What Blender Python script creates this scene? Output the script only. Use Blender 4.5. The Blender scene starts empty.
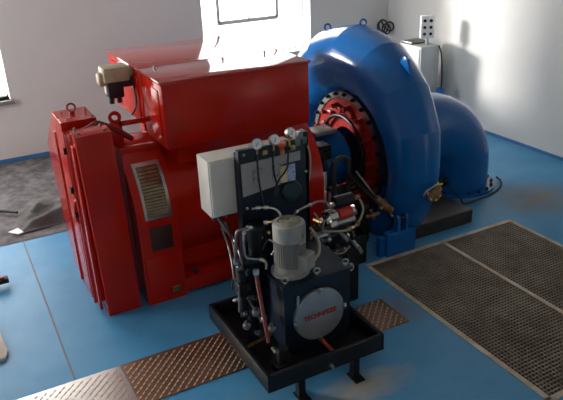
import bpy, bmesh, math, random
from mathutils import Vector, Matrix
random.seed(7)
C = bpy.context.scene.collection
PI = math.pi
V = Vector

# ------------------------------------------------------------------ camera
H = 3.4
FPX = 649.1
yaw, pitch, roll = [math.radians(a) for a in (27.163, 23.955, 2.269)]
fwd = V((math.sin(yaw)*math.cos(pitch), math.cos(yaw)*math.cos(pitch), -math.sin(pitch)))
rt0 = V((math.cos(yaw), -math.sin(yaw), 0)); dn0 = fwd.cross(rt0)
RT = rt0*math.cos(roll) + dn0*math.sin(roll)
DN = -rt0*math.sin(roll) + dn0*math.cos(roll)
cd = bpy.data.cameras.new('camera'); cam = bpy.data.objects.new('camera', cd); C.objects.link(cam)
cd.sensor_width = 36; cd.lens = FPX/563*36; cd.clip_end = 200; cd.clip_start = .05
M = Matrix((RT, -DN, -fwd)).transposed().to_4x4(); M.translation = (0, 0, H); cam.matrix_world = M
bpy.context.scene.camera = cam


def ray(x, y):
    return RT*((x-281.5)/FPX) + DN*((y-200)/FPX) + fwd


def at(x, y, Y):                       # survey helper: point of the place at depth Y
    d = ray(x, y); return V((0, 0, H)) + d*(Y/d.y)


def atz(x, y, z):
    d = ray(x, y); return V((0, 0, H)) + d*((z-H)/d.z)


# ------------------------------------------------------------------ materials
def mat(name, col, rough=.5, metal=0, coat=0, var=0, vscale=6, col2=None, bump=0, bscale=80, rvar=0, spec=.5, stops=(.35, .65)):
    m = bpy.data.materials.new(name); m.use_nodes = True
    nt = m.node_tree; b = nt.nodes['Principled BSDF']
    b.inputs['Base Color'].default_value = (*col, 1)
    b.inputs['Roughness'].default_value = rough
    b.inputs['Metallic'].default_value = metal
    b.inputs['Coat Weight'].default_value = coat
    b.inputs['Coat Roughness'].default_value = .08
    b.inputs['Specular IOR Level'].default_value = spec
    tc = nt.nodes.new('ShaderNodeTexCoord')
    if var or col2:
        n = nt.nodes.new('ShaderNodeTexNoise'); n.inputs['Scale'].default_value = vscale; n.inputs['Detail'].default_value = 6
        n.inputs['Roughness'].default_value = .6
        nt.links.new(tc.outputs['Object'], n.inputs['Vector'])
        r = nt.nodes.new('ShaderNodeValToRGB')
        r.color_ramp.elements[0].position = stops[0]; r.color_ramp.elements[1].position = stops[1]
        c2 = col2 or tuple(c*(1-var) for c in col)
        r.color_ramp.elements[0].color = (*c2, 1); r.color_ramp.elements[1].color = (*col, 1)
        nt.links.new(n.outputs['Fac'], r.inputs['Fac']); nt.links.new(r.outputs['Color'], b.inputs['Base Color'])
        if rvar:
            mr = nt.nodes.new('ShaderNodeMapRange'); mr.inputs['To Min'].default_value = rough+rvar; mr.inputs['To Max'].default_value = max(.03, rough-rvar)
            nt.links.new(n.outputs['Fac'], mr.inputs['Value']); nt.links.new(mr.outputs['Result'], b.inputs['Roughness'])
    if bump:
        n2 = nt.nodes.new('ShaderNodeTexNoise'); n2.inputs['Scale'].default_value = bscale; n2.inputs['Detail'].default_value = 4
        nt.links.new(tc.outputs['Object'], n2.inputs['Vector'])
        bp = nt.nodes.new('ShaderNodeBump'); bp.inputs['Strength'].default_value = bump; bp.inputs['Distance'].default_value = .01
        nt.links.new(n2.outputs['Fac'], bp.inputs['Height']); nt.links.new(bp.outputs['Normal'], b.inputs['Normal'])
    return m


RED = mat('red_enamel', (.50, .013, .004), .15, coat=.05, var=.12, vscale=3, spec=.28)
LIDRED = mat('polished_red_lid', (.42, .013, .006), .06, coat=.9, spec=.5)
HRED = mat('oily_red_cover', (.36, .014, .010), .3, var=.4, vscale=16)
DRED = mat('dark_red_paint', (.22, .012, .012), .35, var=.25, vscale=8)
BLUE = mat('blue_enamel', (.004, .110, .36), .17, coat=.12, var=.12, vscale=2, spec=.38)
NAVY = mat('navy_paint', (.006, .013, .026), .36, var=.3, vscale=9, spec=.35)
BLACK = mat('black_paint', (.008, .008, .009), .42, var=.3, vscale=12, spec=.3)
RUBBER = mat('black_rubber', (.012, .012, .013), .5)
GUARD = mat('dark_grey_guard', (.035, .035, .037), .4)
PLINTH = mat('black_bitumen', (.016, .012, .010), .45, col2=(.035, .024, .017), vscale=5, bump=.1)
PIPE = mat('pipe_steel', (.36, .33, .29), .32, metal=.9, var=.3, vscale=14)
STEEL = mat('bright_steel', (.52, .51, .49), .28, metal=1, var=.2, vscale=10)
DSTEEL = mat('dull_steel', (.22, .21, .20), .38, metal=1, var=.3, vscale=12)
BRASS = mat('brass', (.55, .38, .14), .3, metal=1, var=.25, vscale=12)
BRONZE = mat('rusty_bronze', (.33, .17, .07), .55, metal=.5, col2=(.12, .06, .03), vscale=14)
MOTOR = mat('grey_motor_paint', (.30, .29, .265), .45, var=.15, vscale=9)
MDUST = mat('dusty_fan_cover', (.30, .27, .21), .6, col2=(.20, .17, .12), vscale=14)
CREAM = mat('cream_plastic', (.55, .46, .30), .45, var=.25, vscale=10)
WHITEBOX = mat('off_white_enamel', (.62, .575, .52), .4, var=.06, vscale=4)
PLATE = mat('grey_plate', (.33, .31, .30), .45, var=.1, vscale=10)
PALE = mat('pale_grey_enamel', (.42, .45, .44), .4, var=.08, vscale=4)
DISC = mat('brushed_aluminium', (.36, .36, .36), .42, metal=.6, var=.12, vscale=5)
TRED = mat('red_lettering', (.34, .022, .02), .5)
WHITE = mat('white_enamel', (.75, .75, .73), .4)
DIAL = mat('dial_white', (.8, .8, .78), .3)
ORANGE = mat('orange_plastic', (.65, .10, .03), .4)
REDROD = mat('faded_red_rubber', (.20, .045, .038), .5, var=.2)
YELLOW = mat('yellow_print', (.55, .40, .08), .5, col2=(.7, .65, .5), vscale=60)
BLUEP = mat('blue_print', (.08, .16, .50), .5, col2=(.6, .65, .7), vscale=60)
GREEN = mat('dark_green_paint', (.006, .022, .020), .4)
BRIGHTRED = mat('red_valve_body', (.50, .03, .02), .35)
HOSE = mat('tan_hose', (.34, .29, .22), .45)
LOUVRE = mat('warm_lit_zinc_louvre', (.30, .25, .15), .14, metal=.8, var=.25, vscale=20)  # golden tint puts a warm reflection into the slat colour
WALL = mat('white_plaster', (.67, .655, .625), .85, var=.05, vscale=1.2, bump=.05, bscale=40)
CEIL = mat('ceiling_plaster', (.62, .61, .60), .9, var=.05, vscale=1)
TRIMBLUE = mat('blue_skirting_paint', (.04, .17, .38), .45, var=.1)
GALV = mat('brown_galvanised_bars', (.34, .285, .22), .5, metal=.3, col2=(.20, .15, .11), vscale=4)
FRAMET = mat('worn_steel_frame', (.58, .50, .40), .5, metal=.1, col2=(.40, .30, .20), vscale=6)
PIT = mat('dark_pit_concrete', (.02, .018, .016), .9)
CHECK = mat('red_shine_checkered_steel', (.44, .25, .15), .34, metal=.8, col2=(.27, .14, .08), vscale=3, rvar=.06, bump=.05)  # brown puts the red machine's reflection into the plate colour
CHECKS = mat('window_shine_checkered_steel', (.62, .58, .54), .30, metal=1, var=.2, vscale=3)  # silvery tone carries the window's reflection in the base colour
TREAD = mat('worn_tread_steel', (.66, .56, .45), .38, metal=.35)
GROUND = mat('grey_rubble', (.20, .185, .185), .9, col2=(.075, .07, .072), vscale=7, bump=.6, bscale=30)
TARP = mat('dark_grey_tarpaulin', (.21, .195, .19), .5, var=.3, vscale=9, bump=.2, bscale=20)
PAPER = mat('white_paper', (.8, .8, .8), .7)
BOARD = mat('pale_board', (.60, .54, .48), .7, var=.12)
FRAMEW = mat('glare_lit_window_steel', (.55, .54, .53), .5)  # dark steel lightened to carry the window glare in its colour
OUT = mat('pale_yard', (.75, .75, .72), .9)
GLASS = bpy.data.materials.new('window_glass'); GLASS.use_nodes = True
_n = GLASS.node_tree; _b = _n.nodes['Principled BSDF']; _n.nodes.remove(_b)
_t = _n.nodes.new('ShaderNodeBsdfTransparent'); _g = _n.nodes.new('ShaderNodeBsdfGlossy'); _g.inputs['Roughness'].default_value = .02
_x = _n.nodes.new('ShaderNodeMixShader'); _x.inputs[0].default_value = .06
_n.links.new(_t.outputs[0], _x.inputs[1]); _n.links.new(_g.outputs[0], _x.inputs[2]); _n.links.new(_x.outputs[0], _n.nodes['Material Output'].inputs[0])


def floor_material():
    m = bpy.data.materials.new('blue_floor_paint'); m.use_nodes = True
    nt = m.node_tree; b = nt.nodes['Principled BSDF']; L = nt.links.new
    tc = nt.nodes.new('ShaderNodeTexCoord')
    n = nt.nodes.new('ShaderNodeTexNoise'); n.inputs['Scale'].default_value = 1.3; n.inputs['Detail'].default_value = 7; n.inputs['Roughness'].default_value = .62
    L(tc.outputs['Object'], n.inputs['Vector'])
    r = nt.nodes.new('ShaderNodeValToRGB'); r.color_ramp.elements[0].position = .3; r.color_ramp.elements[1].position = .7
    r.color_ramp.elements[0].color = (.060, .245, .450, 1); r.color_ramp.elements[1].color = (.085, .315, .540, 1)
    L(n.outputs['Fac'], r.inputs['Fac'])
    last = r.outputs['Color']

    def stain(cx, cy, rx, ry, col, amt):
        nonlocal last
        mp = nt.nodes.new('ShaderNodeMapping'); mp.inputs['Location'].default_value = (-cx/rx, -cy/ry, 0); mp.inputs['Scale'].default_value = (1/rx, 1/ry, 0)
        L(tc.outputs['Object'], mp.inputs['Vector'])
        nz = nt.nodes.new('ShaderNodeTexNoise'); nz.inputs['Scale'].default_value = 2.4; nz.inputs['Detail'].default_value = 5
        L(mp.outputs['Vector'], nz.inputs['Vector'])
        ln = nt.nodes.new('ShaderNodeVectorMath'); ln.operation = 'LENGTH'; L(mp.outputs['Vector'], ln.inputs[0])
        ad = nt.nodes.new('ShaderNodeMath'); ad.operation = 'ADD'; L(ln.outputs['Value'], ad.inputs[0]); L(nz.outputs['Fac'], ad.inputs[1])
        mr = nt.nodes.new('ShaderNodeMapRange'); mr.inputs['From Min'].default_value = 1.55; mr.inputs['From Max'].default_value = .6
        mr.inputs['To Max'].default_value = amt
        L(ad.outputs[0], mr.inputs['Value'])
        mx = nt.nodes.new('ShaderNodeMix'); mx.data_type = 'RGBA'
        L(mr.outputs['Result'], mx.inputs['Factor']); L(last, mx.inputs['A']); mx.inputs['B'].default_value = (*col, 1)
        last = mx.outputs['Result']
    stain(2.33, 3.30, .50, .20, (.46, .39, .31), .95)       # worn patch under the tray
    stain(3.28, 4.05, .18, .35, (.22, .14, .10), .6)        # rust beside the plate end
    stain(6.25, 5.1, .65, .5, (.24, .18, .11), .9)         # brown stain beyond the grating
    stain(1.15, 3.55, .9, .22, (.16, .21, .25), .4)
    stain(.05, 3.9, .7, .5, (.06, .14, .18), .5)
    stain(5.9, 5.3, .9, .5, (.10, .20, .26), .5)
    L(last, b.inputs['Base Color'])
    n3 = nt.nodes.new('ShaderNodeTexNoise'); n3.inputs['Scale'].default_value = 5; n3.inputs['Detail'].default_value = 5
    L(tc.outputs['Object'], n3.inputs['Vector'])
    mr = nt.nodes.new('ShaderNodeMapRange'); mr.inputs['To Min'].default_value = .30; mr.inputs['To Max'].default_value = .52
    L(n3.outputs['Fac'], mr.inputs['Value']); L(mr.outputs['Result'], b.inputs['Roughness'])
    b.inputs['Specular IOR Level'].default_value = .28
    return m


FLOOR = floor_material()

# ------------------------------------------------------------------ mesh helpers


def nb():
    return bmesh.new()


def box(bm, x0, x1, y0, y1, z0, z1, bev=0, rot=None, seg=2):
    r = bmesh.ops.create_cube(bm, size=1)
    vs = r['verts']
    c = V(((x0+x1)/2, (y0+y1)/2, (z0+z1)/2))
    for v in vs:
        v.co = V((v.co.x*(x1-x0), v.co.y*(y1-y0), v.co.z*(z1-z0)))
        if rot: v.co = rot @ v.co
        v.co += c
    if bev:
        es = list({e for v in vs for e in v.link_edges})
        bmesh.ops.bevel(bm, geom=es, offset=bev, segments=seg, profile=.5, affect='EDGES')
    return bm


def frame(d):
    d = d.normalized()
    u = d.cross(V((0, 0, 1)))
    if u.length < 1e-3: u = d.cross(V((0, 1, 0)))
    u.normalize(); return u, d.cross(u).normalized()


def lathe(bm, p0, axis, prof, seg=32, cap=True):
    """prof: list of (distance along axis, radius)"""
    p0 = V(p0); d = V(axis).normalized(); u, w = frame(d)
    rings = []
    for (t, r) in prof:
        rings.append([bm.verts.new(p0+d*t+(u*math.cos(2*PI*k/seg)+w*math.sin(2*PI*k/seg))*r) for k in range(seg)])
    for a, b in zip(rings, rings[1:]):
        for k in range(seg):
            bm.faces.new((a[k], a[(k+1) % seg], b[(k+1) % seg], b[k]))
    if cap:
        bm.faces.new(list(reversed(rings[0]))); bm.faces.new(rings[-1])
    return bm


def cyl(bm, p0, p1, r0, r1=None, seg=20):
    p0, p1 = V(p0), V(p1)
    return lathe(bm, p0, p1-p0, [(0, r0), ((p1-p0).length, r0 if r1 is None else r1)], seg)


def spline(pts, n=8):
    pts = [V(p) for p in pts]
    if len(pts) < 3: return pts
    P = [pts[0]*2-pts[1]] + pts + [pts[-1]*2-pts[-2]]
    out = []
    for i in range(1, len(P)-2):
        a, b, c, d = P[i-1:i+3]
        for k in range(n):
            t = k/n
            out.append(.5*((2*b)+(c-a)*t+(2*a-5*b+4*c-d)*t*t+(3*b-a-3*c+d)*t**3))
    out.append(pts[-1]); return out


def tube(bm, pts, r, seg=10, smooth=True, closed=False):
    P = spline(pts) if smooth else [V(p) for p in pts]
    rings = []; u = None; n = len(P)
    for i, p in enumerate(P):
        if closed: d = P[(i+1) % n]-P[i-1]
        else: d = P[min(i+1, n-1)]-P[max(i-1, 0)]
        if d.length < 1e-9: d = V((0, 0, 1))
        d.normalize()
        if u is None: u, w = frame(d)
        else:
            u = (u-d*u.dot(d)); u = u.normalized() if u.length > 1e-6 else frame(d)[0]; w = d.cross(u)
        rings.append([bm.verts.new(p+(u*math.cos(2*PI*k/seg)+w*math.sin(2*PI*k/seg))*r) for k in range(seg)])
    prs = list(zip(rings, rings[1:]))
    if closed: prs.append((rings[-1], rings[0]))
    for a, b in prs:
        for k in range(seg): bm.faces.new((a[k], a[(k+1) % seg], b[(k+1) % seg], b[k]))
    if not closed:
        bm.faces.new(list(reversed(rings[0]))); bm.faces.new(rings[-1])
    return bm


def ring(bm, c, axis, R, r, seg=28, rs=10):
    u, w = frame(V(axis))
    return tube(bm, [V(c)+(u*math.cos(2*PI*k/seg)+w*math.sin(2*PI*k/seg))*R for k in range(seg)], r, rs, False, True)


def prism(bm, poly, ax, a0, a1, bev=0):
    """poly of 2-D points extruded along axis ax ('x': (y,z), 'y': (x,z), 'z': (x,y))"""
    def mk(p, a):
        return V((a, p[0], p[1])) if ax == 'x' else V((p[0], a, p[1])) if ax == 'y' else V((p[0], p[1], a))
    A = [bm.verts.new(mk(p, a0)) for p in poly]; B = [bm.verts.new(mk(p, a1)) for p in poly]
    n = len(poly); fs = [bm.faces.new(A), bm.faces.new(B[::-1])]
    for i in range(n): fs.append(bm.faces.new((A[i], B[i], B[(i+1) % n], A[(i+1) % n])))
    if bev:
        es = [e for f in fs[:2] for e in f.edges]
        bmesh.ops.bevel(bm, geom=es, offset=bev, segments=2, profile=.5, affect='EDGES')
    return bm


def annulus(bm, c, axis, r0, r1, h, seg=48):
    c = V(c); d = V(axis).normalized(); u, w = frame(d)
    def rg(r, t): return [bm.verts.new(c+d*t+(u*math.cos(2*PI*k/seg)+w*math.sin(2*PI*k/seg))*r) for k in range(seg)]
    a, b, e, g = rg(r0, 0), rg(r1, 0), rg(r1, h), rg(r0, h)
    for p, q in ((a, b), (b, e), (e, g), (g, a)):
        for k in range(seg): bm.faces.new((p[k], p[(k+1) % seg], q[(k+1) % seg], q[k]))
    return bm


def origin(o):
    p = V((0, 0, 0))
    while o: p += o.location; o = o.parent
    return p


def obj(name, bm, m, parent=None, loc=None, smooth=True, angle=32):
    """one mesh object; bm is in world coordinates"""
    bmesh.ops.recalc_face_normals(bm, faces=bm.faces[:])
    L = V(loc) if loc is not None else None
    if L is None:
        if parent: 
            xs = [v.co for v in bm.verts]
            L = V([(min(c[i] for c in xs)+max(c[i] for c in xs))/2 for i in range(3)])
        else:
            xs = [v.co for v in bm.verts]
            L = V([(min(c[i] for c in xs)+max(c[i] for c in xs))/2 for i in range(3)]); L.z = min(c.z for c in xs)
    for v in bm.verts: v.co -= L
    me = bpy.data.meshes.new(name); bm.to_mesh(me); bm.free()
    me.materials.append(m)
    if smooth:
        me.polygons.foreach_set('use_smooth', [True]*len(me.polygons)); me.set_sharp_from_angle(angle=math.radians(angle))
    o = bpy.data.objects.new(name, me); C.objects.link(o)
    if parent: o.parent = parent; o.location = L-origin(parent)
    else: o.location = L
    return o


def tag(o, label, cat, group=None, kind=None):
    o['label'] = label; o['category'] = cat
    if group: o['group'] = group
    if kind: o['kind'] = kind
    return o


def thing(name, label, cat, loc, group=None):
    o = bpy.data.objects.new(name, None); C.objects.link(o); o.location = loc; o.empty_display_size = .1
    return tag(o, label, cat, group)


def struct(name, bm, m, parent=None, label=None, **k):
    o = obj(name, bm, m, parent, **k)
    if not parent: o['kind'] = 'structure'
    if label: o['label'] = label
    return o


def copies(src, pts):
    """src stays at pts[0]; linked copies of a mesh part at the other world points"""
    base = origin(src.parent) if src.parent else V((0, 0, 0))
    src.location = V(pts[0])-base
    for p in pts[1:]:
        c = src.copy(); C.objects.link(c); c.parent = src.parent; c.location = V(p)-base


# ------------------------------------------------------------------ the room
XL, XR, YF, YB, ZC = -3.4, 7.55, -3.2, 10.08, 5.4
GX0, GX1, GX2, GY0, GY1 = 3.45, 4.46, 5.47, 2.48, 4.84
b = nb()
for (x0, x1, y0, y1) in ((XL, GX0, YF, YB), (GX2, XR, YF, YB), (GX0, GX2, YF, GY0), (GX0, GX2, GY1, YB)):
    box(b, x0, x1, y0, y1, -.12, 0)
struct('floor', b, FLOOR, loc=(0, 0, 0))
b = nb()
box(b, GX0-.05, GX2+.05, GY0-.05, GY1+.05, -.95, -.85)
for (x0, x1, y0, y1) in ((GX0-.1, GX0, GY0-.1, GY1+.1), (GX2, GX2+.1, GY0-.1, GY1+.1), (GX0, GX2, GY0-.1, GY0), (GX0, GX2, GY1, GY1+.1)):
    box(b, x0, x1, y0, y1, -.9, -.12)
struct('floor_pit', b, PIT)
b = nb(); box(b, XL, XR, YF, YB, ZC, ZC+.15); struct('ceiling', b, CEIL)
TH = .36


def wall(name, ax, c0, c1, a0, a1, holes):
    """wall slab with rectangular holes [(u0,u1,z0,z1)]; ax: the axis along the wall"""
    b = nb()
    def bx(u0, u1, z0, z1):
        if u1-u0 < 1e-4 or z1-z0 < 1e-4: return
        if ax == 'x': box(b, u0, u1, c0, c1, z0, z1)
        else: box(b, c0, c1, u0, u1, z0, z1)
    u = a0
    for (u0, u1, z0, z1) in sorted(holes):
        bx(u, u0, -.12, ZC); bx(u0, u1, -.12, z0); bx(u0, u1, z1, ZC); u = u1
    bx(u, a1, -.12, ZC)
    return struct(name, b, WALL)


W1 = (3.87, 5.88, 1.14, 4.9)
W2 = (-2.3, .79, 1.03, 4.3)
wall('wall_back', 'x', YB, YB+TH, XL-TH, XR+TH, [W1, W2])
wall('wall_right', 'y', XR, XR+TH, YF-TH, YB, [])
FILL_LW = [(6.6, 9.2, 1.0, 4.2)]  # unseen window in the left wall, added for fill light
FILL_FW = [(-1.0, -.1, 2.2, 4.4)]  # window behind the camera, out of view, added as fill
wall('wall_left', 'y', XL-TH, XL, YF-TH, YB, FILL_LW)
wall('wall_front', 'x', YF-TH, YF, XL, XR, FILL_FW)


def window(name, ax, c, u0, u1, z0, z1, us, zs, opener=None):
    """steel frame with glazing bars at us (vertical) and zs (horizontal), on plane c"""
    b = nb()
    def bar(ua, ub, za, zb, t=.02):
        if ax == 'x': box(b, ua, ub, c-t, c+t, za, zb)
        else: box(b, c-t, c+t, ua, ub, za, zb)
    w = .008
    bar(u0, u0+2*w, z0, z1); bar(u1-2*w, u1, z0, z1); bar(u0, u1, z0, z0+2*w); bar(u0, u1, z1-2*w, z1)
    for u in us: bar(u-.006, u+.006, z0, z1, .008)
    for z in zs: bar(u0, u1, z-.006, z+.006, .008)
    fr = struct(name, b, FRAMEW)
    if opener:
        b = nb(); a0, a1, q0, q1 = opener
        for r_ in ((a0-.025, a0+.03, q0, q1), (a1-.03, a1+.025, q0, q1), (a0, a1, q0-.03, q0+.035), (a0, a1, q1-.035, q1+.03)):
            bar(*r_, t=.035)
        bar((a0+a1)/2-.01, (a0+a1)/2+.01, q0+.02, q0+.10, .045)
        obj('opening_sash', b, FRAMEW, fr)
    b = nb()
    if ax == 'x': box(b, u0+w, u1-w, c-.003, c+.003, z0+w, z1-w)
    else: box(b, c-.003, c+.003, u0+w, u1-w, z0+w, z1-w)
    obj('window_pane', b, GLASS, fr)
    return fr


window('window_1', 'x', YB+TH-.08, *W1, [4.24, 5.37, 5.72], [1.36, 1.70], opener=(4.25, 5.36, 1.72, 2.9))
window('window_2', 'x', YB+TH-.08, *W2, [-.75, -.25, .25], [1.7, 2.4])
b = nb(); box(b, W2[0]-.04, W2[1]+.05, YB-.06, YB+TH-.1, W2[2]-.06, W2[2], .008)
struct('trim_1', b, mat('grey_sill', (.25, .24, .23), .6))
for i, h in enumerate(FILL_LW): window('window_%d' % (3+i), 'y', XL-TH/2, *h, [(h[0]+h[1])/2], [2.2, 3.2])
for i, h in enumerate(FILL_FW): window('window_%d' % (4+i), 'x', YF-TH/2, *h, [], [3.1])
b = nb(); box(b, XL, 2.6, YB-.014, YB, .03, .155, .003); struct('baseboard_back', b, TRIMBLUE)
b = nb(); box(b, XR-.012, XR, YF, YB, 0, .045, .003); struct('baseboard_right', b, TRIMBLUE)
# expansion joint in the floor
b = nb(); box(b, .388, .404, 4.56, 7.4, -.01, .002); struct('trim_2', b, mat('joint_filler', (.20, .22, .23), .8))
# bare rubble ground along the back wall
b = nb()
nx, ny = 90, 60
gx0, gx1, gy0, gy1 = XL, 3.2, 7.40, YB
from mathutils import noise as MN
grid = []
for j in range(ny+1):
    row = []
    for i in range(nx+1):
        x = gx0+(gx1-gx0)*i/nx; y = gy0+(gy1-gy0)*j/ny
        t = min(1, j/6)
        z = .006+t*(.012+.025*MN.fractal(V((x*2.5, y*2.5, 1.3)), .8, 2, 4)+.07*(y-gy0)/(gy1-gy0)+.015*MN.noise(V((x*9, y*9, 4))))
        row.append(b.verts.new((x, y, max(.004, z))))
    grid.append(row)
for j in range(ny):
    for i in range(nx): b.faces.new((grid[j][i], grid[j][i+1], grid[j+1][i+1], grid[j+1][i]))
struct('bare_ground', b, GROUND, angle=60)
b = nb(); box(b, -60, 60, YB+TH, 90, -.6, -.5); struct('yard_ground', b, OUT)

# ------------------------------------------------------------------ grating over the pit
b = nb(); t = .05
for (x0, x1, y0, y1) in ((GX0-.02, GX2+.02, GY0-.02, GY0+t-.02), (GX0-.02, GX2+.02, GY1-t+.02, GY1+.02), (GX0-.02, GX0+t-.02, GY0, GY1), (GX2-t+.02, GX2+.02, GY0, GY1), (GX1-.022, GX1+.022, GY0, GY1)):
    box(b, x0, x1, y0, y1, -.05, .006)
struct('trim_3', b, FRAMET)


def grating(x0, x1, label):
    b = nb()
    n = int((GY1-GY0-.06)/.036)
    for k in range(n+1):
        y = GY0+.03+k*(GY1-GY0-.06)/n; box(b, x0, x1, y-.0045, y+.0045, -.034, 0)
    n2 = int((x1-x0)/.036)
    for k in range(n2+1):
        x = x0+k*(x1-x0)/n2; box(b, x-.003, x+.003, GY0+.025, GY1-.025, -.022, -.001)
    return tag(obj('floor_grating', b, GALV, smooth=False), label, 'grating', 'floor gratings over the pit')


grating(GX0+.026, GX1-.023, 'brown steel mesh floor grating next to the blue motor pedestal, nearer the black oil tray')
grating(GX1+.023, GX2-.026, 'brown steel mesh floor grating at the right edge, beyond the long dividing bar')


def checker(x0, x1, y0, y1, label, m):
    b = nb(); box(b, x0, x1, y0, y1, .001, .007)
    p = .070; i = 0; y = y0+p*.3
    while y < y1-.02:
        x = x0+p*.35+(p/2 if i % 2 else 0)
        while x < x1-.025:
            s = 1
            n0 = len(b.faces)
            box(b, x-.017, x+.017, y-.006, y+.006, .004, .0115, bev=.003, seg=1, rot=Matrix.Rotation(s*PI/4, 3, 'Z'))
            b.faces.ensure_lookup_table()
            for f in b.faces[n0:]: f.material_index = 1
            x += p
        y += p/2; i += 1
    o = obj('checker_plate', b, m, smooth=False); o.data.materials.append(TREAD)
    return tag(o, label, 'floor plate', 'checker plates over the cable trench')


checker(-.15, .77, 3.98, 4.54, 'bright silvery checker plate at the bottom left of the floor trench', CHECKS)
checker(.775, 1.83, 3.98, 4.54, 'checker plate with red-brown shine in front of the red machine, running under the tray', CHECK)
checker(1.835, 3.20, 3.82, 4.25, 'rusty brown checker plate sticking out right of the black oil tray', CHECK)

# ------------------------------------------------------------------ generator
YC, ZS = 5.967, .803
G = thing('generator', 'big glossy red generator with long terminal box on top, under the window', 'generator', (2.3, YC, 0))


def dprof(R, yb=None, n=28, z0=.0):
    w = R if yb is None else yb
    pts = [(YC-w, z0)]
    pts += [(YC-R*math.cos(PI*k/n), ZS+R*math.sin(PI*k/n)) for k in range(n+1)]
    pts += [(YC+w, z0)]
    return pts


b = nb(); prism(b, dprof(.675), 'x', 1.25, 1.64, .012); sh = obj('end_shield', b, RED, G)
b = nb(); prism(b, dprof(.66), 'x', 3.00, 3.225, .012); obj('end_shield', b, RED, G)
b = nb(); cyl(b, (1.63, YC, ZS), (3.01, YC, ZS), .605, seg=72); obj('stator_barrel', b, RED, G)
# foot: rail along the floor, ledge and gusset plates
b = nb(); box(b, 1.63, 3.01, YC-.668, YC-.38, 0.03, .17, .008); obj('foot_rail', b, RED, G)
b = nb(); box(b, 1.63, 3.01, YC+.40, YC+.62, 0.03, .20, .008); obj('foot_rail', b, RED, G)
b = nb(); box(b, 1.64, 3.0, YC-.40, YC+.40, .05, .42); obj('foot_web', b, RED, G)
for x in (1.78, 2.88):
    b = nb(); cyl(b, (x, YC-.59, .165), (x, YC-.59, .205), .028, seg=6); cyl(b, (x, YC-.59, .165), (x, YC-.59, .23), .014, seg=10); obj('anchor_bolt', b, DSTEEL, G)
# louvre following the round of the end shield
R = .683


def arcp(z0, z1, n, R):
    o = []
    for k in range(n+1):
        z = z0+(z1-z0)*k/n
        o.append((YC-(math.sqrt(R*R-(z-ZS)**2) if z > ZS else R), z))
    return o


b = nb()
P = arcp(.90, 1.33, 14, R)
for (x0, x1) in ((1.325, 1.350), (1.555, 1.58)):
    prism(b, P+[(y+.02, z) for y, z in reversed(P)], 'x', x0, x1)
for (za, zb) in ((.88, .905), (1.32, 1.345)):
    Q = arcp(za, zb, 2, R); prism(b, Q+[(y+.02, z) for y, z in reversed(Q)], 'x', 1.325, 1.58)
lf = obj('louvre', b, STEEL, G); lf['label'] = 'bright metal louvre frame on curved front'
b = nb()
N = 15
for k in range(N):
    z = .912+k*(.405/N)
    a = arcp(z, z+.0215, 1, R)
    prism(b, [(a[0][0]-.003, a[0][1]), (a[0][0]+.004, a[0][1]), (a[1][0]+.016, a[1][1]), (a[1][0]+.010, a[1][1])], 'x', 1.35, 1.555)
obj('louvre_slats', b, LOUVRE, lf)
b = nb(); box(b, 1.35, 1.56, YC-.682, YC-.67, .56, .80, .004); q = obj('access_panel', b, mat('dark_mesh_panel', (.055, .012, .010), .4, bump=.4, bscale=200), G)
b = nb(); box(b, 1.28, 1.61, YC-.684, YC-.67, .06, .50, .004); obj('lower_cover', b, RED, G)
b = nb(); box(b, 1.50, 1.58, YC-.690, YC-.675, .08, .14, .004); obj('earth_terminal', b, BRASS, G)
# terminal box, two lids with a seam
b = nb(); box(b, 1.61, 3.07, 5.31, 5.925, 1.50, 2.085, .008); box(b, 1.75, 2.95, 5.45, 6.5, 1.30, 1.51)
tb = obj('terminal_box', b, RED, G)
b = nb(); box(b, 1.595, 3.085, 5.295, 5.932, 2.085, 2.112, .006); obj('lid', b, LIDRED, tb)
for x in (1.75, 2.9):
    b = nb(); cyl(b, (x, 5.9, 2.11), (x, 5.9, 2.13), .014, seg=6); obj('lid_bolt', b, DSTEEL, tb)
b = nb(); box(b, 1.61, 3.07, 5.945, 7.09, 1.56, 2.085, .008); box(b, 1.75, 2.95, 6.0, 6.62, 1.30, 1.57)
tb2 = obj('terminal_box', b, RED, G)
b = nb(); box(b, 1.595, 3.085, 5.938, 7.10, 2.085, 2.112, .006); obj('lid', b, LIDRED, tb2)
b = nb(); box(b, 1.600, 1.612, 6.02, 6.98, 1.62, 2.03, .004); obj('side_cover', b, RED, tb2)
b = nb(); box(b, 1.600, 1.612, 5.40, 5.86, 1.60, 2.02, .004); obj('side_cover', b, RED, tb)
# lifting lug and tie pipe to the end housing
lc = at(114.5, 118, 5.80)
b = nb(); annulus(b, lc, (.35, 1, 0), .028, .058, .03, 28); box(b, lc.x-.05, lc.x+.06, 5.80, 5.83, 1.44, lc.z-.045, .004); box(b, lc.x+.03, lc.x+.33, 5.80, 5.83, lc.z-.09, lc.z-.045, .004); obj('lifting_lug', b, RED, G)
b = nb(); box(b, 1.25, 1.66, 5.68, 5.74, 1.40, 1.47, .006); obj('top_rail', b, RED, G)
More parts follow.
